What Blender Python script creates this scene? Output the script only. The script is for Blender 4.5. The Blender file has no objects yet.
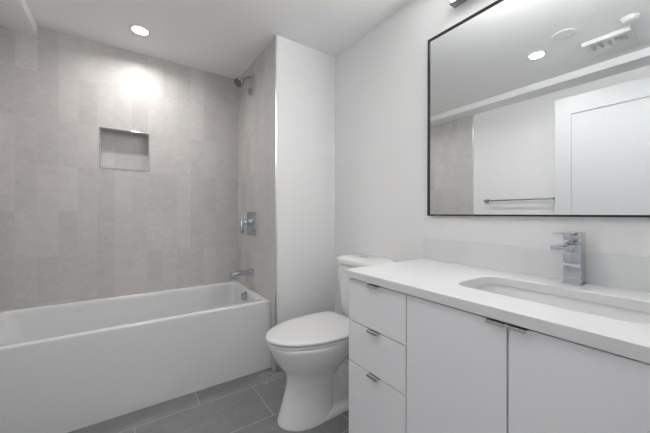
import bpy, bmesh, math
from mathutils import Vector, Matrix

C = bpy.context.scene.collection
SC = bpy.context.scene
R_ = math.radians

# ------------------------------------------------------------------ camera
F_PX, YAW, ROLL, SHY = 289.51, R_(34.473), R_(0.147), -2.53
cam_d = bpy.data.cameras.new('camera')
cam_d.sensor_fit = 'HORIZONTAL'
cam_d.sensor_width = 36.0
cam_d.lens = F_PX / 650 * 36.0
cam_d.shift_y = SHY / 650
cam_d.clip_start = 0.01
cam = bpy.data.objects.new('camera', cam_d)
C.objects.link(cam)
fw = Vector((math.sin(YAW), math.cos(YAW), 0))
rt = Vector((math.cos(YAW), -math.sin(YAW), 0))
up = Vector((0, 0, 1))
rt2 = rt * math.cos(ROLL) + up * math.sin(ROLL)
up2 = up * math.cos(ROLL) - rt * math.sin(ROLL)
M4 = Matrix.Identity(4)
for i in range(3):
    M4[i][0], M4[i][1], M4[i][2] = rt2[i], up2[i], -fw[i]
M4[0][3], M4[1][3], M4[2][3] = -0.8393, -1.8184, 1.0783
cam.matrix_world = M4
SC.camera = cam

# ------------------------------------------------------------------ world, exposure, light levels
EXPOSURE = 2.67
DOORWAY_SKY = 0.115        # soft light of the next room coming in through the doorway
DOWNLIGHT_SHOWER = 0.78    # watts
DOWNLIGHT_ROOM = 0.68      # watts
VANITY_BAR = 20.0
SC.view_settings.view_transform = 'Standard'
SC.view_settings.look = 'None'
SC.view_settings.exposure = EXPOSURE
SC.view_settings.gamma = 1.0
SC.view_settings.use_curve_mapping = False
w = bpy.data.worlds.new('world')
SC.world = w
w.use_nodes = True
bg = w.node_tree.nodes['Background']
bg.inputs['Color'].default_value = (1.0, 1.0, 1.0, 1)
bg.inputs['Strength'].default_value = DOORWAY_SKY
try:
    SC.cycles.use_denoising = True
    SC.cycles.max_bounces = 16
    SC.cycles.diffuse_bounces = 10
    SC.cycles.glossy_bounces = 8
    SC.cycles.sample_clamp_indirect = 6.0
except Exception:
    pass

# ------------------------------------------------------------------ room sizes (metres)
H = 2.30            # ceiling
D = 0.807           # tiled back wall
RX = 0.502          # vanity wall
LX = -1.517         # tiled left wall of the tub alcove
NY = -1.832         # near wall (camera stands in its doorway)
XB, HB = -1.322, 2.2394     # bulkhead over the left wall

# ------------------------------------------------------------------ materials
MATS = {}
def new_mat(name):
    m = bpy.data.materials.new(name)
    m.use_nodes = True
    MATS[name] = m
    return m, m.node_tree.nodes, m.node_tree.links, m.node_tree.nodes['Principled BSDF']

def plain(name, col, rough=0.5, metal=0.0, noise=0.0, nscale=30.0, bump=0.0, coat=0.0, spec=None):
    m, n, l, p = new_mat(name)
    p.inputs['Base Color'].default_value = (*col, 1)
    p.inputs['Roughness'].default_value = rough
    p.inputs['Metallic'].default_value = metal
    if coat:
        p.inputs['Coat Weight'].default_value = coat
        p.inputs['Coat Roughness'].default_value = 0.05
    if spec is not None:
        p.inputs['Specular IOR Level'].default_value = spec
    if noise or bump:
        tc = n.new('ShaderNodeTexCoord')
        nz = n.new('ShaderNodeTexNoise')
        nz.inputs['Scale'].default_value = nscale
        nz.inputs['Detail'].default_value = 6
        l.new(tc.outputs['Object'], nz.inputs['Vector'])
        if noise:
            mx = n.new('ShaderNodeMix'); mx.data_type = 'RGBA'
            a = [max(0, c * (1 - noise)) for c in col]; b = [min(1, c * (1 + noise)) for c in col]
            mx.inputs['A'].default_value = (*a, 1); mx.inputs['B'].default_value = (*b, 1)
            l.new(nz.outputs['Fac'], mx.inputs['Factor'])
            l.new(mx.outputs['Result'], p.inputs['Base Color'])
        if bump:
            bp = n.new('ShaderNodeBump')
            bp.inputs['Strength'].default_value = bump
            bp.inputs['Distance'].default_value = 0.002
            l.new(nz.outputs['Fac'], bp.inputs['Height'])
            l.new(bp.outputs['Normal'], p.inputs['Normal'])
    return m

def emit(name, col, strength):
    m, n, l, p = new_mat(name)
    p.inputs['Base Color'].default_value = (0.9, 0.9, 0.9, 1)
    p.inputs['Emission Color'].default_value = (*col, 1)
    p.inputs['Emission Strength'].default_value = strength
    return m

def math_node(n, l, op, a, b=None):
    k = n.new('ShaderNodeMath'); k.operation = op
    for i, v in enumerate((a, b)):
        if v is None: continue
        if isinstance(v, (int, float)): k.inputs[i].default_value = v
        else: l.new(v, k.inputs[i])
    return k.outputs[0]

def tile_mat(name, axis_u, axis_v, su, sv, ou, ov, stagger, gap, base, vary, grout, rough, vein=0.06,
             vein_scale=(3.5, 3.5, 5.5), smear=None):
    """rectangular tiles laid on two object axes, each tile with its own tone and print"""
    m, n, l, p = new_mat(name)
    tc = n.new('ShaderNodeTexCoord')
    sp = n.new('ShaderNodeSeparateXYZ'); l.new(tc.outputs['Object'], sp.inputs[0])
    A = {'X': sp.outputs[0], 'Y': sp.outputs[1], 'Z': sp.outputs[2]}
    v = math_node(n, l, 'DIVIDE', math_node(n, l, 'SUBTRACT', A[axis_v], ov), sv)
    vi = math_node(n, l, 'FLOOR', v)
    u = math_node(n, l, 'DIVIDE', math_node(n, l, 'SUBTRACT', A[axis_u], ou), su)
    if stagger:
        par = math_node(n, l, 'MULTIPLY', math_node(n, l, 'FLOORED_MODULO', vi, 2.0), 0.5)
        u = math_node(n, l, 'ADD', u, par)
    ui = math_node(n, l, 'FLOOR', u)
    uf = math_node(n, l, 'SUBTRACT', u, ui); vf = math_node(n, l, 'SUBTRACT', v, vi)
    def edge(f, s):
        e = math_node(n, l, 'MINIMUM', f, math_node(n, l, 'SUBTRACT', 1.0, f))
        return math_node(n, l, 'MULTIPLY', e, s)
    e = math_node(n, l, 'MINIMUM', edge(uf, su), edge(vf, sv))
    mr = n.new('ShaderNodeMapRange'); mr.interpolation_type = 'SMOOTHSTEP'
    mr.inputs['From Min'].default_value = gap * 0.35; mr.inputs['From Max'].default_value = gap * 0.75
    l.new(e, mr.inputs['Value'])
    cid = n.new('ShaderNodeCombineXYZ'); l.new(ui, cid.inputs[0]); l.new(vi, cid.inputs[1])
    wn = n.new('ShaderNodeTexWhiteNoise'); wn.noise_dimensions = '3D'; l.new(cid.outputs[0], wn.inputs['Vector'])
    # the stone print: offset per tile so it does not run on over the joints
    off = n.new('ShaderNodeVectorMath'); off.operation = 'SCALE'; off.inputs['Scale'].default_value = 7.0
    l.new(wn.outputs['Color'], off.inputs[0])
    add = n.new('ShaderNodeVectorMath'); add.operation = 'ADD'
    l.new(tc.outputs['Object'], add.inputs[0]); l.new(off.outputs[0], add.inputs[1])
    mp = n.new('ShaderNodeMapping'); mp.inputs['Scale'].default_value = vein_scale
    mp.inputs['Rotation'].default_value = (0.5, 0.6, 0.4)
    l.new(add.outputs[0], mp.inputs['Vector'])
    n1 = n.new('ShaderNodeTexNoise'); n1.inputs['Scale'].default_value = 3.0
    n1.inputs['Detail'].default_value = 9; n1.inputs['Distortion'].default_value = 1.4
    n1.inputs['Roughness'].default_value = 0.62
    l.new(mp.outputs[0], n1.inputs['Vector'])
    n2 = n.new('ShaderNodeTexNoise'); n2.inputs['Scale'].default_value = 60.0; n2.inputs['Detail'].default_value = 4
    l.new(tc.outputs['Object'], n2.inputs['Vector'])
    t1 = math_node(n, l, 'MULTIPLY', math_node(n, l, 'SUBTRACT', wn.outputs['Value'], 0.5), 2 * vary)
    t2 = math_node(n, l, 'MULTIPLY', math_node(n, l, 'SUBTRACT', n1.outputs['Fac'], 0.5), 4 * vein)
    t3 = math_node(n, l, 'MULTIPLY', math_node(n, l, 'SUBTRACT', n2.outputs['Fac'], 0.5), 0.8 * vein)
    # thin pale veins
    vn = n.new('ShaderNodeTexNoise'); vn.inputs['Scale'].default_value = 2.2
    vn.inputs['Detail'].default_value = 5; vn.inputs['Distortion'].default_value = 2.0
    l.new(mp.outputs[0], vn.inputs['Vector'])
    ab = math_node(n, l, 'ABSOLUTE', math_node(n, l, 'SUBTRACT', vn.outputs['Fac'], 0.5))
    vr = n.new('ShaderNodeMapRange'); vr.inputs['From Min'].default_value = 0.0; vr.inputs['From Max'].default_value = 0.012
    vr.inputs['To Min'].default_value = 0.9 * vein; vr.inputs['To Max'].default_value = 0.0
    l.new(ab, vr.inputs['Value'])
    s = math_node(n, l, 'ADD', math_node(n, l, 'ADD', t1, t2), math_node(n, l, 'ADD', t3, vr.outputs['Result']))
    k = math_node(n, l, 'ADD', s, 1.0)
    sc = n.new('ShaderNodeVectorMath'); sc.operation = 'SCALE'
    sc.inputs[0].default_value = base; l.new(k, sc.inputs['Scale'])
    mx = n.new('ShaderNodeMix'); mx.data_type = 'RGBA'
    mx.inputs['A'].default_value = (*grout, 1)
    l.new(sc.outputs[0], mx.inputs['B']); l.new(mr.outputs['Result'], mx.inputs['Factor'])
    col = mx.outputs['Result']
    if smear:                                        # dried thinset wiped over the floor near the tub end
        x0, y0, rad, colr = smear
        dx = math_node(n, l, 'MULTIPLY', math_node(n, l, 'SUBTRACT', A['X'], x0), 1.0 / rad[0])
        dy = math_node(n, l, 'MULTIPLY', math_node(n, l, 'SUBTRACT', A['Y'], y0), 1.0 / rad[1])
        d2 = math_node(n, l, 'ADD', math_node(n, l, 'MULTIPLY', dx, dx), math_node(n, l, 'MULTIPLY', dy, dy))
        fall = math_node(n, l, 'SUBTRACT', 1.0, d2)
        sn = n.new('ShaderNodeTexNoise'); sn.inputs['Scale'].default_value = 26.0
        sn.inputs['Detail'].default_value = 6; sn.inputs['Distortion'].default_value = 1.0
        l.new(tc.outputs['Object'], sn.inputs['Vector'])
        q = math_node(n, l, 'ADD', math_node(n, l, 'MULTIPLY', fall, 0.35), math_node(n, l, 'SUBTRACT', sn.outputs['Fac'], 0.66))
        rr = n.new('ShaderNodeMapRange'); rr.inputs['From Min'].default_value = 0.0; rr.inputs['From Max'].default_value = 0.18
        rr.inputs['To Max'].default_value = 0.6
        l.new(q, rr.inputs['Value'])
        m2 = n.new('ShaderNodeMix'); m2.data_type = 'RGBA'
        l.new(rr.outputs['Result'], m2.inputs['Factor']); l.new(col, m2.inputs['A'])
        m2.inputs['B'].default_value = (*colr, 1)
        col = m2.outputs['Result']
    l.new(col, p.inputs['Base Color'])
    p.inputs['Roughness'].default_value = rough
    bp = n.new('ShaderNodeBump'); bp.inputs['Strength'].default_value = 0.35; bp.inputs['Distance'].default_value = 0.001
    l.new(mr.outputs['Result'], bp.inputs['Height']); l.new(bp.outputs['Normal'], p.inputs['Normal'])
    return m

WALL_TILE = (0.540, 0.521, 0.508)
WALL_GROUT = (0.545, 0.53, 0.515)
kw = dict(su=0.1025, sv=0.3042, gap=0.0022, base=WALL_TILE, vary=0.078, grout=WALL_GROUT, rough=0.42, vein=0.095,
          stagger=False, ov=0.789)
m_tile_back = tile_mat('wall_tile_along_x', 'X', 'Z', ou=-1.4215, **kw)
m_tile_side = tile_mat('wall_tile_along_y', 'Y', 'Z', ou=D - 0.1025 * 20, **kw)
m_tile_floor = tile_mat('floor_tile', 'X', 'Y', su=0.616, sv=0.309, ou=-0.186 , ov=-0.384, stagger=True, gap=0.0036,
                        base=(0.205, 0.207, 0.213), vary=0.05, grout=(0.42, 0.41, 0.40), rough=0.5, vein=0.16,
                        vein_scale=(1.5, 2.5, 2.0), smear=(0.02, -0.02, (0.28, 0.10), (0.38, 0.38, 0.385)))
m_wall = plain('white_wall_paint', (0.80, 0.80, 0.80), 0.55, bump=0.04, nscale=220)
m_ceil = plain('white_ceiling_paint', (0.86, 0.86, 0.86), 0.7)
m_door = plain('white_door_paint', (0.63, 0.64, 0.655), 0.4)
m_porc = plain('white_porcelain', (0.80, 0.805, 0.80), 0.08, coat=0.5)
m_seat = plain('white_toilet_seat_plastic', (0.69, 0.69, 0.69), 0.22)
m_acr = plain('white_tub_acrylic', (0.69, 0.70, 0.705), 0.14, coat=0.3)
m_cab = plain('white_cabinet_lacquer', (0.82, 0.825, 0.845), 0.32)
m_carc = plain('gap_shade_carcass', (0.16, 0.16, 0.165), 0.5)  # carcass coloured dark so the gaps around the fronts read as shade
m_quartz = plain('white_quartz', (0.71, 0.718, 0.725), 0.28, noise=0.035, nscale=7)
m_chrome = plain('polished_chrome', (0.55, 0.58, 0.62), 0.07, metal=1.0)
m_satin = plain('satin_steel', (0.80, 0.80, 0.81), 0.32, metal=1.0)
m_nickel = plain('brushed_nickel', (0.62, 0.57, 0.53), 0.2, metal=1.0)
m_lamp = plain('dark_chrome', (0.36, 0.36, 0.40), 0.15, metal=1.0)
m_button = plain('brushed_button', (0.26, 0.26, 0.26), 0.4)
m_black = plain('black_frame', (0.012, 0.012, 0.013), 0.35)
m_dark = plain('duct_shade_dark', (0.03, 0.03, 0.03), 0.6)
m_mirror = plain('mirror_silver', (0.90, 0.925, 0.925), 0.0, metal=1.0)
m_plastic = plain('white_plastic', (0.74, 0.74, 0.74), 0.45)
m_cover = plain('offwhite_cover', (0.84, 0.84, 0.845), 0.6)
m_tag = plain('grey_tag_card', (0.36, 0.35, 0.33), 0.6)
m_seal = plain('dark_rubber', (0.10, 0.10, 0.10), 0.6)
m_led_s = emit('led_lens', (1.0, 0.985, 0.96), 2.0)
m_bar = emit('led_bar_diffuser', (1.0, 0.99, 0.975), VANITY_BAR)

# ------------------------------------------------------------------ mesh helpers
def bm_new(): return bmesh.new()

def box(bm, x0, x1, y0, y1, z0, z1, bev=0.0, mi=0, seg=2):
    """a (bevelled) box added to bm"""
    x0, x1 = min(x0, x1), max(x0, x1); y0, y1 = min(y0, y1), max(y0, y1); z0, z1 = min(z0, z1), max(z0, z1)
    t = bmesh.new()
    bmesh.ops.create_cube(t, size=1.0)
    for v in t.verts:
        v.co = Vector(((x0 + x1) / 2 + v.co.x * (x1 - x0), (y0 + y1) / 2 + v.co.y * (y1 - y0), (z0 + z1) / 2 + v.co.z * (z1 - z0)))
    if bev:
        bmesh.ops.bevel(t, geom=list(t.edges), offset=bev, segments=seg, profile=0.5, affect='EDGES', clamp_overlap=True)
    for f in t.faces: f.material_index = mi
    merge(bm, t)

def merge(bm, t, mat=None):
    if mat is not None: bmesh.ops.transform(t, matrix=mat, verts=t.verts)
    me = bpy.data.meshes.new('tmp'); t.to_mesh(me); t.free(); bm.from_mesh(me); bpy.data.meshes.remove(me)

def rings(bm, rs, cap0=True, cap1=True, mi=0):
    """skin between rings with equal point counts"""
    vs = [[bm.verts.new(p) for p in r] for r in rs]
    n = len(vs[0])
    for a, b in zip(vs, vs[1:]):
        for i in range(n):
            f = bm.faces.new((a[i], a[(i + 1) % n], b[(i + 1) % n], b[i])); f.material_index = mi
    if cap0: bm.faces.new(list(reversed(vs[0]))).material_index = mi
    if cap1: bm.faces.new(vs[-1]).material_index = mi

def frame_of(d):
    d = d.normalized()
    a = Vector((0, 0, 1)) if abs(d.z) < 0.9 else Vector((1, 0, 0))
    u = d.cross(a).normalized(); return u, d.cross(u).normalized()

def tube(bm, pts, rad, n=20, mi=0):
    pts = [Vector(p) for p in pts]
    rs = []
    if isinstance(rad, (int, float)): rad = [rad] * len(pts)
    for i, p in enumerate(pts):
        d = (pts[min(i + 1, len(pts) - 1)] - pts[max(i - 1, 0)])
        u, v = frame_of(d)
        rs.append([p + (u * math.cos(2 * math.pi * k / n) + v * math.sin(2 * math.pi * k / n)) * rad[i] for k in range(n)])
    rings(bm, rs, mi=mi)

def lathe(bm, prof, origin, axis, n=40, mi=0):
    """profile of (radius, distance along axis)"""
    o = Vector(origin); d = Vector(axis).normalized(); u, v = frame_of(d)
    rs = [[o + d * h + (u * math.cos(2 * math.pi * k / n) + v * math.sin(2 * math.pi * k / n)) * r for k in range(n)] for r, h in prof]
    rings(bm, rs, mi=mi)

def rrect(x0, x1, y0, y1, r, z, k=8):
    """rounded rectangle ring, counter-clockwise"""
    r = min(r, (x1 - x0) / 2 - 1e-4, (y1 - y0) / 2 - 1e-4)
    out = []
    for cx, cy, a0 in ((x1 - r, y1 - r, 0), (x0 + r, y1 - r, 90), (x0 + r, y0 + r, 180), (x1 - r, y0 + r, 270)):
        for i in range(k + 1):
            a = R_(a0 + 90 * i / k)
            out.append(Vector((cx + r * math.cos(a), cy + r * math.sin(a), z)))
    return out

def prism(bm, poly, z0, z1, mi=0):
    rings(bm, [[Vector((x, y, z0)) for x, y in poly], [Vector((x, y, z1)) for x, y in poly]], mi=mi)

def obj(name, bm, mat, parent=None, smooth=False, loc=None, angle=35):
    bmesh.ops.recalc_face_normals(bm, faces=bm.faces)
    me = bpy.data.meshes.new(name)
    bm.to_mesh(me); bm.free()
    for m in (mat if isinstance(mat, (list, tuple)) else [mat]): me.materials.append(m)
    o = bpy.data.objects.new(name, me)
    C.objects.link(o)
    if smooth:
        for pl in me.polygons: pl.use_smooth = True
        try: me.set_sharp_from_angle(angle=R_(angle))
        except Exception: pass
    if parent is not None:
        o.parent = parent
        o.matrix_parent_inverse = parent_world(parent).inverted()
    return o

def parent_world(p):
    m = p.matrix_basis.copy()
    q = p
    while q.parent is not None:
        m = q.parent.matrix_basis @ q.matrix_parent_inverse @ m; q = q.parent
    return m

def tag(o, label, cat, group=None):
    o['label'] = label; o['category'] = cat
    if group: o['group'] = group
    return o

def thing(name, label, cat, loc, group=None):
    o = bpy.data.objects.new(name, None); C.objects.link(o)
    o.location = loc; o.empty_display_size = 0.05
    return tag(o, label, cat, group)

def struct(name, bm, mat, smooth=False):
    o = obj(name, bm, mat, smooth=smooth); o['kind'] = 'structure'; return o

# ------------------------------------------------------------------ the room shell
bm = bm_new(); box(bm, -1.75, 0.65, NY - 1.3, D + 0.15, -0.10, 0.0)
struct('floor', bm, m_tile_floor)
bm = bm_new(); box(bm, -1.75, 0.65, NY - 0.12, D + 0.15, H, H + 0.10)
struct('ceiling', bm, m_ceil)
bm = bm_new(); box(bm, -1.64, XB, NY, D, HB, H)
struct('ceiling_bulkhead', bm, m_ceil)

# tiled back wall with the recessed niche
NX0, NX1, NZ0, NZ1 = -0.9945, -0.6955, 1.4075, 1.6945
bm = bm_new()
for a in ((-1.75, NX0, 0, H), (NX1, 0.65, 0, H), (NX0, NX1, 0, NZ0), (NX0, NX1, NZ1, H)):
    box(bm, a[0], a[1], D, D + 0.085, a[2], a[3])
box(bm, -1.75, 0.65, D + 0.085, D + 0.15, 0, H)
struct('wall_back', bm, m_tile_back)

# partition that ends the tub alcove: tile on the tub side, paint towards the toilet
bm = bm_new()
box(bm, 0.0, 0.010, 0.002, D, 0, H, mi=0)
box(bm, 0.010, RX, 0.0, D, 0, H, mi=1)
struct('wall_partition', bm, [m_tile_side, m_wall])

bm = bm_new(); box(bm, RX, RX + 0.12, NY - 0.12, D, 0, H)
struct('wall_right', bm, m_wall)
bm = bm_new()
box(bm, -1.64, LX - 0.008, NY - 0.12, D, 0, H, mi=1)
box(bm, LX - 0.008, LX, -0.0035, D, 0, HB, mi=0)
struct('wall_left', bm, [m_tile_side, m_wall])
# near wall around the open doorway the camera stands in
DX0, DX1, DH = -1.315, -0.375, 2.095
bm = bm_new()
for a in ((-1.64, DX0, 0, H), (DX1, RX, 0, H), (DX0, DX1, DH, H)):
    box(bm, a[0], a[1], NY - 0.12, NY, a[2], a[3])
struct('wall_front', bm, m_wall)

# metal edge trims
bm = bm_new()
box(bm, -0.0035, 0.0105, -0.0035, 0.0065, 0.0, H, bev=0.0025, seg=3)
struct('trim_1', bm, m_satin, smooth=True)
bm = bm_new()
t = 0.009
for a in ((NX0 - t / 2, NX0 + t / 2, NZ0 - t / 2, NZ1 + t / 2), (NX1 - t / 2, NX1 + t / 2, NZ0 - t / 2, NZ1 + t / 2),
          (NX0, NX1, NZ0 - t / 2, NZ0 + t / 2), (NX0, NX1, NZ1 - t / 2, NZ1 + t / 2)):
    box(bm, a[0], a[1], D - 0.003, D + 0.012, a[2], a[3], bev=0.0015)
struct('trim_2', bm, m_chrome)
bm = bm_new(); box(bm, LX - 0.008, LX + 0.003, -0.013, -0.0035, 0, HB, bev=0.002)
struct('trim_3', bm, m_satin)
# low grey tile skirting along the painted walls
bm = bm_new(); box(bm, 0.0105, RX, -0.009, 0.0, 0, 0.082)
struct('baseboard_partition', bm, m_tile_floor)
bm = bm_new(); box(bm, RX - 0.009, RX, -0.82, -0.009, 0, 0.082)
struct('baseboard_right', bm, m_tile_floor)
bm = bm_new(); box(bm, LX - 0.008, LX + 0.001, NY, -0.013, 0, 0.082)
struct('baseboard_left', bm, m_tile_floor)

# open shaker door, folded back along the left wall (seen in the mirror)
DXF, DY1, DY0, DT, DTOP = -1.285, -0.865, -1.79, 0.036, 2.078
bm = bm_new()
st, tr = 0.112, 0.145
box(bm, DXF - DT, DXF, DY0, DY0 + st, 0.012, DTOP)
box(bm, DXF - DT, DXF, DY1 - st, DY1, 0.012, DTOP)
box(bm, DXF - DT, DXF, DY0 + st, DY1 - st, DTOP - tr, DTOP)
box(bm, DXF - DT, DXF, DY0 + st, DY1 - st, 0.012, 0.22)
box(bm, DXF - DT + 0.011, DXF - 0.011, DY0 + st - 0.004, DY1 - st + 0.004, 0.216, DTOP - tr + 0.004)
door = struct('door_1', bm, m_door)
bm = bm_new()
lathe(bm, [(0.026, 0.0), (0.026, 0.007), (0.024, 0.009), (0.011, 0.010), (0.011, 0.045)], (DXF, DY1 - 0.065, 0.93), (1, 0, 0), 28)
box(bm, DXF + 0.037, DXF + 0.052, DY1 - 0.185, DY1 - 0.053, 0.921, 0.939, bev=0.005)
obj('door_handle', bm, m_satin, door, smooth=True)

# ------------------------------------------------------------------ bathtub
TY0, TH = 0.0704, 0.4715
tub = thing('bathtub', 'white alcove bathtub with a flat apron under the tiled walls', 'bathtub', (-0.76, 0.44, 0))
bm = bm_new()
x0, x1, y0, y1 = LX + 0.002, -0.0005, TY0, D - 0.0015
def ins(d, z, r): return rrect(x0 + d, x1 - d, y0 + d, y1 - d, r, z)
rs = [ins(0.0, 0.0, 0.004), ins(0.0, TH - 0.014, 0.004), ins(0.0010, TH - 0.005, 0.005), ins(0.0028, TH - 0.0018, 0.006), ins(0.006, TH, 0.008),
      rrect(-1.468, -0.046, 0.122, 0.766, 0.045, TH), rrect(-1.464, -0.050, 0.125, 0.762, 0.045, TH - 0.0025),
      rrect(-1.459, -0.055, 0.128, 0.758, 0.046, TH - 0.010), rrect(-1.453, -0.058, 0.130, 0.756, 0.048, TH - 0.03),
      rrect(-1.415, -0.066, 0.135, 0.748, 0.055, 0.33), rrect(-1.375, -0.076, 0.145, 0.738, 0.065, 0.21),
      rrect(-1.345, -0.090, 0.155, 0.728, 0.08, 0.15), rrect(-1.315, -0.115, 0.175, 0.708, 0.09, 0.118),
      rrect(-1.27, -0.16, 0.21, 0.67, 0.09, 0.108)]
rings(bm, rs)
obj('tub_shell', bm, m_acr, tub, smooth=True, angle=50)
bm = bm_new()
lathe(bm, [(0.040, 0.0), (0.040, 0.006), (0.036, 0.009), (0.030, 0.010), (0.030, 0.028), (0.026, 0.032), (0.010, 0.033)], (-0.057, 0.425, 0.424), (-1, 0, 0.08), 28)
box(bm, -0.094, -0.086, 0.418, 0.432, 0.400, 0.448, bev=0.003)
obj('overflow_plate', bm, m_chrome, tub, smooth=True)
bm = bm_new(); lathe(bm, [(0.036, 0.0), (0.036, 0.003), (0.02, 0.006), (0.018, 0.012), (0.004, 0.014)], (-0.25, 0.44, 0.107), (0, 0, 1), 28)
obj('drain', bm, m_chrome, tub, smooth=True)

# ------------------------------------------------------------------ tub and shower fittings on the partition tile
sp = thing('tub_spout', 'chrome flat tub spout on the tile just above the tub end', 'faucet', (0, 0.44, 0.606))
bm = bm_new()
Y = 0.44
rs = []
for x, hw, zt, zb in ((-0.0005, 0.034, 0.636, 0.578), (-0.014, 0.034, 0.636, 0.578), (-0.020, 0.027, 0.629, 0.586), (-0.06, 0.026, 0.628, 0.590),
                      (-0.12, 0.026, 0.624, 0.592), (-0.158, 0.0255, 0.619, 0.578), (-0.174, 0.024, 0.614, 0.572)):
    r = 0.008; k = 5; ring = []
    for cy, cz, a0 in ((Y + hw - r, zt - r, 0), (Y - hw + r, zt - r, 90), (Y - hw + r, zb + r, 180), (Y + hw - r, zb + r, 270)):
        for i in range(k + 1):
            a = R_(a0 + 90 * i / k); ring.append(Vector((x, cy + r * math.cos(a), cz + r * math.sin(a))))
    rs.append(ring)
rings(bm, rs)
obj('spout_body', bm, m_chrome, sp, smooth=True)
bm = bm_new(); lathe(bm, [(0.017, 0), (0.017, 0.006), (0.013, 0.006), (0.013, 0.001)], (-0.154, Y, 0.579), (0, 0, -1), 24)
obj('outlet', bm, m_chrome, sp, smooth=True)
bm = bm_new(); tube(bm, [(-0.150, Y, 0.618), (-0.150, Y, 0.632), (-0.150, Y, 0.634)], [0.006, 0.006, 0.004], 14)
obj('diverter_knob', bm, m_chrome, sp, smooth=True)

va = thing('shower_valve', 'square chrome shower valve plate with a lever on the grey tile', 'shower valve', (0, 0.45, 1.0))
bm = bm_new(); box(bm, -0.010, -0.0005, 0.357, 0.543, 0.908, 1.094, bev=0.003)
obj('valve_plate', bm, m_chrome, va, smooth=True)
bm = bm_new(); lathe(bm, [(0.030, 0.0), (0.030, 0.022), (0.028, 0.025), (0.020, 0.026), (0.020, 0.062), (0.018, 0.066)], (-0.009, 0.45, 1.012), (-1, 0, 0), 32)
obj('valve_stem', bm, m_chrome, va, smooth=True)
bm = bm_new(); box(bm, -0.095, -0.066, 0.441, 0.459, 0.922, 1.026, bev=0.004); box(bm, -0.080, -0.060, 0.437, 0.463, 0.998, 1.026, bev=0.005)
obj('lever', bm, m_chrome, va, smooth=True)

SY = 0.445
sh = thing('overhead_shower', 'chrome shower head on a bent arm high on the tile', 'shower head', (0, SY, 2.17))
bm = bm_new(); lathe(bm, [(0.030, 0.0), (0.030, 0.004), (0.022, 0.012), (0.012, 0.015)], (-0.0005, SY, 2.180), (-1, 0, 0), 28)
obj('wall_flange', bm, m_chrome, sh, smooth=True)
bm = bm_new()
pts = [(-0.002, SY, 2.180), (-0.018, SY, 2.180), (-0.034, SY, 2.176), (-0.048, SY, 2.167), (-0.082, SY, 2.138)]
tube(bm, pts, 0.0095, 18)
obj('shower_arm', bm, m_chrome, sh, smooth=True)
hd = Vector((-0.66, -0.25, -0.62)).normalized()
bm = bm_new()
o = Vector((-0.077, SY, 2.142))
lathe(bm, [(0.012, 0.0), (0.016, 0.003), (0.016, 0.014), (0.013, 0.018), (0.016, 0.022), (0.026, 0.030), (0.034, 0.038), (0.037, 0.044), (0.038, 0.062), (0.035, 0.066)], o, hd, 40)
hb = obj('head_body', bm, m_chrome, sh, smooth=True)
bm = bm_new(); lathe(bm, [(0.034, 0.0655), (0.034, 0.068), (0.030, 0.0685), (0.018, 0.069)], o, hd, 40)
obj('spray_face', bm, m_seal, hb, smooth=True)

tg = thing('hanging_tag', 'small grey tag hanging on a string from the shower arm', 'tag', (-0.022, SY, 2.07))
bm = bm_new()
ring = []
for s in (-0.0006, 0.0006):
    ring.append([Vector((-0.022 + s, SY + 0.017 * math.cos(2 * math.pi * k / 24), 2.062 + 0.030 * math.sin(2 * math.pi * k / 24) * (1.0 if math.sin(2 * math.pi * k / 24) < 0 else 1.15))) for k in range(24)])
rings(bm, ring)
tm = Matrix.Translation(Vector((-0.022, SY, 2.06))) @ Matrix.Rotation(R_(55), 4, 'Z') @ Matrix.Translation(-Vector((-0.022, SY, 2.06)))
bmesh.ops.transform(bm, matrix=tm, verts=bm.verts)
obj('tag_card', bm, m_tag, tg, smooth=True)
bm = bm_new(); tube(bm, [(-0.022, SY, 2.094), (-0.022, SY - 0.001, 2.13), (-0.022, SY - 0.0125, 2.178), (-0.022, SY - 0.006, 2.193), (-0.022, SY + 0.004, 2.194), (-0.022, SY + 0.0125, 2.178), (-0.022, SY + 0.002, 2.13), (-0.022, SY, 2.094)], 0.0008, 8)
obj('string', bm, m_tag, tg, smooth=True)

# ------------------------------------------------------------------ toilet
TC = -0.470
toi = thing('toilet', 'white two-piece toilet with closed lid beside the vanity', 'toilet', (0.15, TC, 0))
def egg(xf, xb, hw, z, n=56, wide=0.52, pf=2.0, pb=2.6):
    """plan outline: rounded nose at xf, squarer back at xb"""
    xm = xf + (xb - xf) * wide; out = []
    for k in range(n):
        t = 2 * math.pi * k / n
        c, s = math.cos(t), math.sin(t)
        p = pb if c > 0 else pf
        a = (xb - xm) if c > 0 else (xm - xf)
        out.append(Vector((xm + a * math.copysign(abs(c) ** (2 / p), c), TC + hw * math.copysign(abs(s) ** (2 / p), s), z)))
    return out
bm = bm_new()
# front column and bowl
rs = [egg(-0.196, 0.12, 0.114, 0.0), egg(-0.196, 0.12, 0.114, 0.012), egg(-0.188, 0.12, 0.110, 0.03), egg(-0.174, 0.12, 0.104, 0.08),
      egg(-0.154, 0.125, 0.096, 0.15), egg(-0.146, 0.135, 0.095, 0.205), egg(-0.153, 0.16, 0.106, 0.242), egg(-0.172, 0.20, 0.126, 0.272),
      egg(-0.202, 0.235, 0.150, 0.31), egg(-0.224, 0.255, 0.168, 0.35), egg(-0.243, 0.265, 0.178, 0.39), egg(-0.248, 0.268, 0.181, 0.408),
      egg(-0.248, 0.268, 0.181, 0.416), egg(-0.243, 0.266, 0.177, 0.420), egg(-0.15, 0.22, 0.115, 0.420)]
rings(bm, rs)
# foot plate running back to the wall
rs = [rrect(-0.02, 0.40, TC - 0.112, TC + 0.112, 0.05, z) for z in (0.0, 0.018)] + [rrect(-0.02, 0.39, TC - 0.104, TC + 0.104, 0.05, 0.028), rrect(-0.02, 0.38, TC - 0.075, TC + 0.075, 0.05, 0.045)]
rings(bm, rs)
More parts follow.
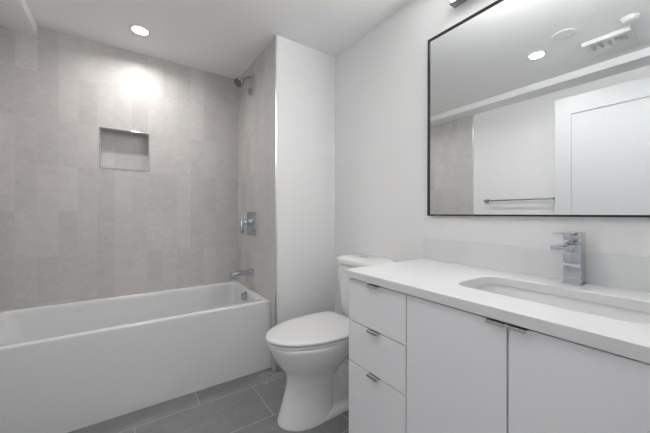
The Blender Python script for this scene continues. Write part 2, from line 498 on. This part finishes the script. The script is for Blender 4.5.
# core wall between bowl and tank, narrower than the column
rs = [rrect(0.03, 0.38, TC - 0.080, TC + 0.080, 0.05, 0.03), rrect(0.03, 0.39, TC - 0.080, TC + 0.080, 0.05, 0.25), rrect(0.05, 0.42, TC - 0.095, TC + 0.095, 0.06, 0.33),
      rrect(0.08, 0.46, TC - 0.105, TC + 0.105, 0.05, 0.385), rrect(0.08, 0.475, TC - 0.11, TC + 0.11, 0.04, 0.418)]
rings(bm, rs)
# trapway bulging out on both sides
for s in (-1, 1):
    yy = TC + s * 0.050
    pts = [(0.13, yy, 0.36), (0.150, yy, 0.29), (0.170, yy, 0.21), (0.188, yy, 0.14), (0.215, yy, 0.095), (0.26, yy, 0.08), (0.33, yy, 0.075)]
    tube(bm, pts, [0.040, 0.048, 0.052, 0.052, 0.050, 0.046, 0.044], 24)
obj('bowl', bm, m_porc, toi, smooth=True, angle=60)
for s in (-1, 1):
    bm = bm_new(); lathe(bm, [(0.015, 0.0), (0.015, 0.010), (0.012, 0.017), (0.005, 0.020)], (0.235, TC + s * 0.093, 0.026), (0, 0, 1), 20)
    obj('bolt_cap', bm, m_seat, toi, smooth=True)
# seat ring and lid
def lidring(d, z): return egg(-0.258 + d, 0.255 - d, 0.188 - d, z, wide=0.62, pb=6.5)
bm = bm_new()
outer = [lidring(0.006, 0.4205), lidring(0.001, 0.424), lidring(0.0, 0.431), lidring(0.003, 0.4355)]
inner = [egg(-0.15, 0.19, 0.115, 0.4355, wide=0.55), egg(-0.15, 0.19, 0.115, 0.4205, wide=0.55)]
rings(bm, outer + inner + [outer[0]], cap0=False, cap1=False)
bmesh.ops.remove_doubles(bm, verts=bm.verts, dist=1e-5)
obj('seat', bm, m_seat, toi, smooth=True)
bm = bm_new()
rings(bm, [lidring(0.010, 0.438), lidring(0.002, 0.4385), lidring(-0.001, 0.441), lidring(-0.001, 0.450), lidring(0.002, 0.4545), lidring(0.010, 0.4565), lidring(0.05, 0.4575)])
lid = obj('lid', bm, m_seat, toi, smooth=True, angle=50)
for s in (-1, 1):
    bm = bm_new(); box(bm, 0.255, 0.288, TC + s * 0.075 - 0.024, TC + s * 0.075 + 0.024, 0.4185, 0.446, bev=0.008, seg=3)
    obj('hinge', bm, m_seat, toi, smooth=True)
# tank
KC = -0.458
bm = bm_new()
def tk(x_, hw, r, z): return rrect(x_, 0.490, KC - hw, KC + hw, r, z, k=10)
rings(bm, [tk(0.345, 0.165, 0.06, 0.4185), tk(0.330, 0.182, 0.07, 0.425), tk(0.322, 0.192, 0.075, 0.445), tk(0.318, 0.197, 0.08, 0.50), tk(0.313, 0.205, 0.08, 0.62), tk(0.309, 0.212, 0.08, 0.72), tk(0.308, 0.214, 0.08, 0.752), tk(0.322, 0.20, 0.07, 0.754)])
obj('tank', bm, m_porc, toi, smooth=True, angle=50)
bm = bm_new()
def tl(d, z): return rrect(0.297 + d, 0.496 - min(d, 0.02) * 0.6, KC - 0.226 + d, KC + 0.226 - d, max(0.095 - d * 0.6, 0.03), z, k=12)
rings(bm, [tl(0.008, 0.7575), tl(0.002, 0.759), tl(0.0, 0.763), tl(0.0, 0.785), tl(0.002, 0.792), tl(0.007, 0.797), tl(0.018, 0.8015), tl(0.040, 0.8065), tl(0.065, 0.8090), tl(0.085, 0.8098)])
tlid = obj('tank_lid', bm, m_porc, toi, smooth=True, angle=50)
bm = bm_new()
lathe(bm, [(0.027, 0.0), (0.027, 0.0022), (0.025, 0.0030), (0.023, 0.0015), (0.004, 0.0018)], (0.396, KC + 0.004, 0.8096), (0, 0, 1), 32)
obj('flush_button', bm, m_button, tlid, smooth=True)

# ------------------------------------------------------------------ vanity
VY1, VY0 = -0.8446, -1.8040
VXF, HC, HCB = -0.0441, 0.8383, 0.8083
van = thing('vanity_cabinet', 'white flat-front vanity cabinet with three drawers and two doors', 'cabinet', (0.23, -1.325, 0))
bm = bm_new()
for a in ((VXF + 0.021, RX - 0.002, VY0, VY0 + 0.016, 0.095, 0.8075), (VXF + 0.021, RX - 0.002, VY1 - 0.0165, VY1 - 0.0005, 0.095, 0.8075),
          (VXF + 0.021, RX - 0.002, -1.1636, -1.1476, 0.111, 0.8075), (VXF + 0.021, RX - 0.002, VY0, VY1 - 0.0005, 0.095, 0.111),
          (RX - 0.010, RX - 0.002, VY0, VY1 - 0.0005, 0.111, 0.8075), (VXF + 0.021, VXF + 0.037, VY0, VY1 - 0.0005, 0.745, 0.8075)):
    box(bm, *a)
box(bm, VXF + 0.07, RX - 0.002, VY0, VY1 - 0.002, 0.0, 0.095)
obj('cabinet_body', bm, m_carc, van)
bm = bm_new(); box(bm, VXF + 0.0195, RX - 0.002, VY1 - 0.0005, VY1 + 0.0010, 0.0, 0.8075)
obj('side_panel', bm, m_cab, van)
G = 0.0023
ycol, ymid = -1.1556, -1.4766
def pull(par, yc, zt, wid):
    b = bm_new()
    box(b, VXF - 0.0155, VXF + 0.012, yc - wid / 2, yc + wid / 2, zt + 0.0004, zt + 0.0019)
    box(b, VXF - 0.0165, VXF - 0.0140, yc - wid / 2, yc + wid / 2, zt - 0.0062, zt + 0.0019, bev=0.0006)
    return obj('handle', b, m_nickel, par)
fronts = [(0.8010, 0.6234 + G), (0.6234 - G, 0.4505 + G), (0.4505 - G, 0.105)]
for zt, zb in fronts:
    b = bm_new(); box(b, VXF, VXF + 0.019, ycol + G, VY1, zb, zt, bev=0.001)
    d = obj('drawer', b, m_cab, van)
    pull(d, -1.0015, zt, 0.056)
for ya, yb, yc in ((ycol - G, ymid + G, -1.452), (ymid - G, VY0, -1.5005)):
    b = bm_new(); box(b, VXF, VXF + 0.019, yb, ya, 0.105, 0.8010, bev=0.001)
    d = obj('cabinet_door', b, m_cab, van)
    pull(d, yc, 0.8010, 0.045)

# countertop with the undermount cut-out
SX0, SX1, SY0, SY1 = 0.088, 0.347, -1.708, -1.243
CT0 = -0.0558
bm = bm_new()
k = 10
outer = rrect(CT0, RX - 0.001, NY + 0.004, -0.826, 0.0015, 0, k=k)
hole = rrect(SX0, SX1, SY0, SY1, 0.062, 0, k=k)
def at(r, z, d=0.0, inn=False):
    return [Vector((p.x, p.y, z)) for p in r]
o_top = rrect(CT0 + 0.0012, RX - 0.001, NY + 0.004, -0.8272, 0.0015, 0, k=k)
h_top = rrect(SX0 - 0.002, SX1 + 0.002, SY0 - 0.002, SY1 + 0.002, 0.063, 0, k=k)
loop = [at(outer, HCB), at(outer, HC - 0.0012), at(o_top, HC), at(h_top, HC), at(hole, HC - 0.002), at(hole, HCB), at(outer, HCB)]
rings(bm, loop, cap0=False, cap1=False)
bmesh.ops.remove_doubles(bm, verts=bm.verts, dist=1e-6)
tag(obj('countertop', bm, m_quartz, smooth=True, angle=30), 'white quartz countertop with a sink cut-out on the vanity', 'countertop')
bm = bm_new(); box(bm, RX - 0.018, RX - 0.001, NY + 0.004, -0.829, HC + 0.0003, 0.9468, bev=0.001)
tag(obj('backsplash', bm, m_quartz), 'low white quartz backsplash strip below the mirror', 'backsplash')

# undermount basin
sk = thing('sink', 'white rectangular undermount sink set in the quartz countertop', 'sink', (0.22, -1.475, HCB - 0.15))
bm = bm_new()
def sr(d, r, z): return rrect(SX0 - 0.004 + d, SX1 + 0.004 - d, SY0 - 0.004 + d, SY1 + 0.004 - d, r, z, k=8)
rings(bm, [sr(-0.02, 0.08, HCB - 0.0005), sr(-0.006, 0.066, HCB - 0.0007), sr(-0.004, 0.066, HCB - 0.004), sr(-0.002, 0.065, HCB - 0.014), sr(0.006, 0.06, HCB - 0.07), sr(0.018, 0.055, HCB - 0.105),
           sr(0.04, 0.06, HCB - 0.122), sr(0.075, 0.05, HCB - 0.129), sr(0.11, 0.02, HCB - 0.133)], cap0=False)
rings(bm, [sr(-0.02, 0.08, HCB - 0.0005), sr(-0.014, 0.07, HCB - 0.02), sr(-0.008, 0.06, HCB - 0.09), sr(0.03, 0.06, HCB - 0.14), sr(0.10, 0.02, HCB - 0.148)], cap0=False)
obj('basin', bm, m_porc, sk, smooth=True, angle=60)
bm = bm_new(); lathe(bm, [(0.028, 0.0), (0.028, 0.003), (0.02, 0.005), (0.004, 0.006)], (0.22, -1.475, HCB - 0.133), (0, 0, 1), 28)
obj('drain', bm, m_chrome, sk, smooth=True)

# faucet
FX, FY = 0.443, -1.480
fa = thing('faucet', 'square chrome single-lever faucet behind the vanity sink', 'faucet', (FX, FY, HC))
bm = bm_new(); box(bm, FX - 0.032, FX + 0.032, FY - 0.029, FY + 0.029, HC + 0.0003, HC + 0.006, bev=0.002)
obj('base_plate', bm, m_chrome, fa, smooth=True)
bm = bm_new(); box(bm, FX - 0.027, FX + 0.027, FY - 0.0235, FY + 0.0235, HC + 0.005, HC + 0.141, bev=0.002)
obj('body', bm, m_chrome, fa, smooth=True)
bm = bm_new()
poly = [(FX - 0.026, HC + 0.1405), (FX - 0.155, HC + 0.1405), (FX - 0.155, HC + 0.126), (FX - 0.118, HC + 0.120), (FX - 0.026, HC + 0.117)]
rings(bm, [[Vector((x, FY - 0.019, z)) for x, z in poly], [Vector((x, FY + 0.019, z)) for x, z in poly]])
bmesh.ops.bevel(bm, geom=list(bm.edges), offset=0.0015, segments=2, profile=0.5, affect='EDGES')
so = obj('spout', bm, m_chrome, fa, smooth=True)
bm = bm_new(); lathe(bm, [(0.012, 0.0), (0.012, 0.006), (0.010, 0.007)], (FX - 0.132, FY, HC + 0.1245), (0, 0, -1), 24)
obj('aerator', bm, m_satin, so, smooth=True)
bm = bm_new(); lathe(bm, [(0.019, 0), (0.019, 0.008)], (FX, FY, HC + 0.1385), (0, 0, 1), 28)
obj('neck_ring', bm, m_chrome, fa, smooth=True)
bm = bm_new()
box(bm, FX - 0.027, FX + 0.030, FY - 0.0235, FY + 0.0235, HC + 0.1445, HC + 0.180, bev=0.002)
box(bm, FX - 0.140, FX - 0.020, FY - 0.018, FY + 0.018, HC + 0.1765, HC + 0.1800, bev=0.001)
obj('lever', bm, m_chrome, fa, smooth=True)

# ------------------------------------------------------------------ mirror
MY1, MY0, MZ0, MZ1 = -0.8548, -1.775, 1.0702, 2.0054
mi = thing('mirror', 'large rectangular mirror with a thin black frame above the vanity', 'mirror', (RX, -1.315, MZ0))
bm = bm_new(); box(bm, RX - 0.0120, RX - 0.006, MY0 + 0.004, MY1 - 0.004, MZ0 + 0.004, MZ1 - 0.004)
obj('glass', bm, m_mirror, mi)
bm = bm_new()
f = 0.0075
for a in ((MY0, MY0 + f, MZ0, MZ1), (MY1 - f, MY1, MZ0, MZ1), (MY0 + f, MY1 - f, MZ0, MZ0 + f), (MY0 + f, MY1 - f, MZ1 - f, MZ1)):
    box(bm, RX - 0.0190, RX - 0.0005, a[0], a[1], a[2], a[3])
obj('frame', bm, m_black, mi)

# ------------------------------------------------------------------ lamps
vl = thing('vanity_light', 'chrome bar light with a white diffuser above the mirror', 'wall light', (RX, -1.315, 2.14))
LZ0, LZ1, LY1, LY0 = 2.098, 2.168, -0.9965, -1.632
bm = bm_new()
box(bm, RX - 0.030, RX - 0.0005, LY0, LY1, LZ0, LZ1, bev=0.002)
f = 0.009
for a in ((LY0, LY0 + f, LZ0, LZ1), (LY1 - f, LY1, LZ0, LZ1), (LY0 + f, LY1 - f, LZ0, LZ0 + f), (LY0 + f, LY1 - f, LZ1 - f, LZ1)):
    box(bm, RX - 0.046, RX - 0.029, a[0], a[1], a[2], a[3], bev=0.001)
obj('housing', bm, m_lamp, vl)
bm = bm_new(); box(bm, RX - 0.0475, RX - 0.029, LY0 + f, LY1 - f, LZ0 + f, LZ1 - f, bev=0.002)
obj('diffuser', bm, m_bar, vl)

def downlight(label, x, y, watts):
    t_ = thing('ceiling_light', label, 'ceiling light', (x, y, H), 'recessed ceiling lights')
    b = bm_new()
    lathe(b, [(0.062, 0.0), (0.062, 0.003), (0.058, 0.005), (0.048, 0.006), (0.046, 0.002)], (x, y, H - 0.0002), (0, 0, -1), 48)
    obj('trim_ring', b, m_plastic, t_, smooth=True)
    b = bm_new(); lathe(b, [(0.0455, 0.0), (0.0455, 0.0035), (0.025, 0.0045)], (x, y, H - 0.0002), (0, 0, -1), 48)
    obj('lens', b, m_led_s, t_, smooth=True)
    ld = bpy.data.lights.new('led', 'AREA'); ld.shape = 'DISK'; ld.size = 0.088
    ld.energy = watts; ld.color = (1.0, 0.985, 0.965); ld.spread = R_(160)
    lo = bpy.data.objects.new('led', ld); C.objects.link(lo)
    lo.parent = t_; lo.location = (0, 0, -0.0085)
downlight('lit round recessed ceiling light over the bathtub', -0.766, 0.470, DOWNLIGHT_SHOWER)
downlight('lit round ceiling light in the room, seen only in the mirror', -0.764, -0.908, DOWNLIGHT_ROOM)

# ------------------------------------------------------------------ things on the ceiling and left wall, seen in the mirror
bm = bm_new()
lathe(bm, [(0.066, 0.0), (0.066, 0.0018), (0.0645, 0.0025), (0.05, 0.0028), (0.01, 0.003)], (-0.626, -1.113, H - 0.0002), (0, 0, -1), 48)
tag(obj('ceiling_cover_plate', bm, m_cover, smooth=True), 'flat round blank plate on the ceiling between light and vent in the mirror', 'cover plate')

sd = thing('smoke_detector', 'white domed smoke detector on the ceiling beside the vent', 'smoke detector', (-0.749, -1.407, H))
bm = bm_new(); lathe(bm, [(0.042, 0.0), (0.042, 0.008), (0.040, 0.010)], (-0.749, -1.407, H - 0.0002), (0, 0, -1), 40)
obj('base', bm, m_plastic, sd, smooth=True)
bm = bm_new(); lathe(bm, [(0.037, 0.0095), (0.037, 0.016), (0.031, 0.023), (0.020, 0.026), (0.008, 0.027)], (-0.749, -1.407, H - 0.0002), (0, 0, -1), 40)
obj('dome', bm, m_plastic, sd, smooth=True)

fx0, fx1, fy0, fy1 = -1.085, -0.862, -1.392, -1.148
ev = thing('exhaust_fan', 'white square exhaust fan grille on the ceiling, reflected in the mirror', 'exhaust fan', (-0.974, -1.27, H))
bm = bm_new()
for a in ((fx0, fx0 + 0.062, fy0, fy1), (fx1 - 0.062, fx1, fy0, fy1), (fx0 + 0.062, fx1 - 0.062, fy0, fy0 + 0.030), (fx0 + 0.062, fx1 - 0.062, fy1 - 0.030, fy1)):
    box(bm, a[0], a[1], a[2], a[3], H - 0.016, H - 0.0003)
box(bm, fx1 - 0.010, fx1, fy0, fy1, H - 0.026, H - 0.014, bev=0.003)
obj('grille_frame', bm, m_plastic, ev)
bm = bm_new(); box(bm, fx0 + 0.060, fx1 - 0.060, fy0 + 0.028, fy1 - 0.028, H - 0.0025, H - 0.0004)  # dark backing sheet, its colour stands in for shade inside the duct
obj('duct_shade_sheet', bm, m_dark, ev)
for xx in (fx0 + 0.080, fx0 + 0.1115, fx0 + 0.143):
    b = bm_new(); box(b, xx - 0.003, xx + 0.003, fy0 + 0.030, fy1 - 0.030, H - 0.016, H - 0.006)
    obj('slat', b, m_plastic, ev)
for yy in (fy0 + 0.098, fy0 + 0.140, fy0 + 0.182):
    b = bm_new(); box(b, fx0 + 0.062, fx1 - 0.062, yy - 0.009, yy + 0.009, H - 0.015, H - 0.005)
    obj('louver', b, m_plastic, ev)
bm = bm_new(); lathe(bm, [(0.006, 0.0), (0.005, 0.003), (0.002, 0.004)], ((fx0 + 0.02), (fy0 + fy1) / 2, H - 0.018), (0, 0, -1), 16)
obj('screw', bm, m_plastic, ev, smooth=True)

WX = LX - 0.008
m_bar_metal = plain('towel_bar_metal', (0.42, 0.42, 0.43), 0.25, metal=1.0)
tb = thing('towel_bar', 'chrome towel bar on the white wall beside the door, seen in the mirror', 'towel bar', (WX, -0.48, 1.228))
for y in (-0.172, -0.800):
    bm = bm_new()
    box(bm, WX + 0.0003, WX + 0.009, y - 0.018, y + 0.018, 1.210, 1.246, bev=0.002)
    box(bm, WX + 0.008, WX + 0.066, y - 0.009, y + 0.009, 1.219, 1.237, bev=0.002)
    obj('mount', bm, m_bar_metal, tb, smooth=True)
bm = bm_new(); box(bm, WX + 0.052, WX + 0.064, -0.805, -0.167, 1.221, 1.235, bev=0.002)
obj('bar', bm, m_bar_metal, tb, smooth=True)

hk = thing('ceiling_hook', 'small white hook under the bulkhead above the tub, seen in the mirror', 'hook', (-1.495, 0.27, HB))
bm = bm_new(); lathe(bm, [(0.012, 0.0), (0.012, 0.003), (0.006, 0.006)], (-1.495, 0.27, HB - 0.0003), (0, 0, -1), 20)
obj('base', bm, m_plastic, hk, smooth=True)
bm = bm_new(); tube(bm, [(-1.495, 0.27, HB - 0.004), (-1.495, 0.27, HB - 0.055), (-1.495, 0.266, HB - 0.07), (-1.495, 0.256, HB - 0.078), (-1.495, 0.245, HB - 0.073), (-1.495, 0.243, HB - 0.06)], 0.0045, 12)
obj('hook', bm, m_plastic, hk, smooth=True)
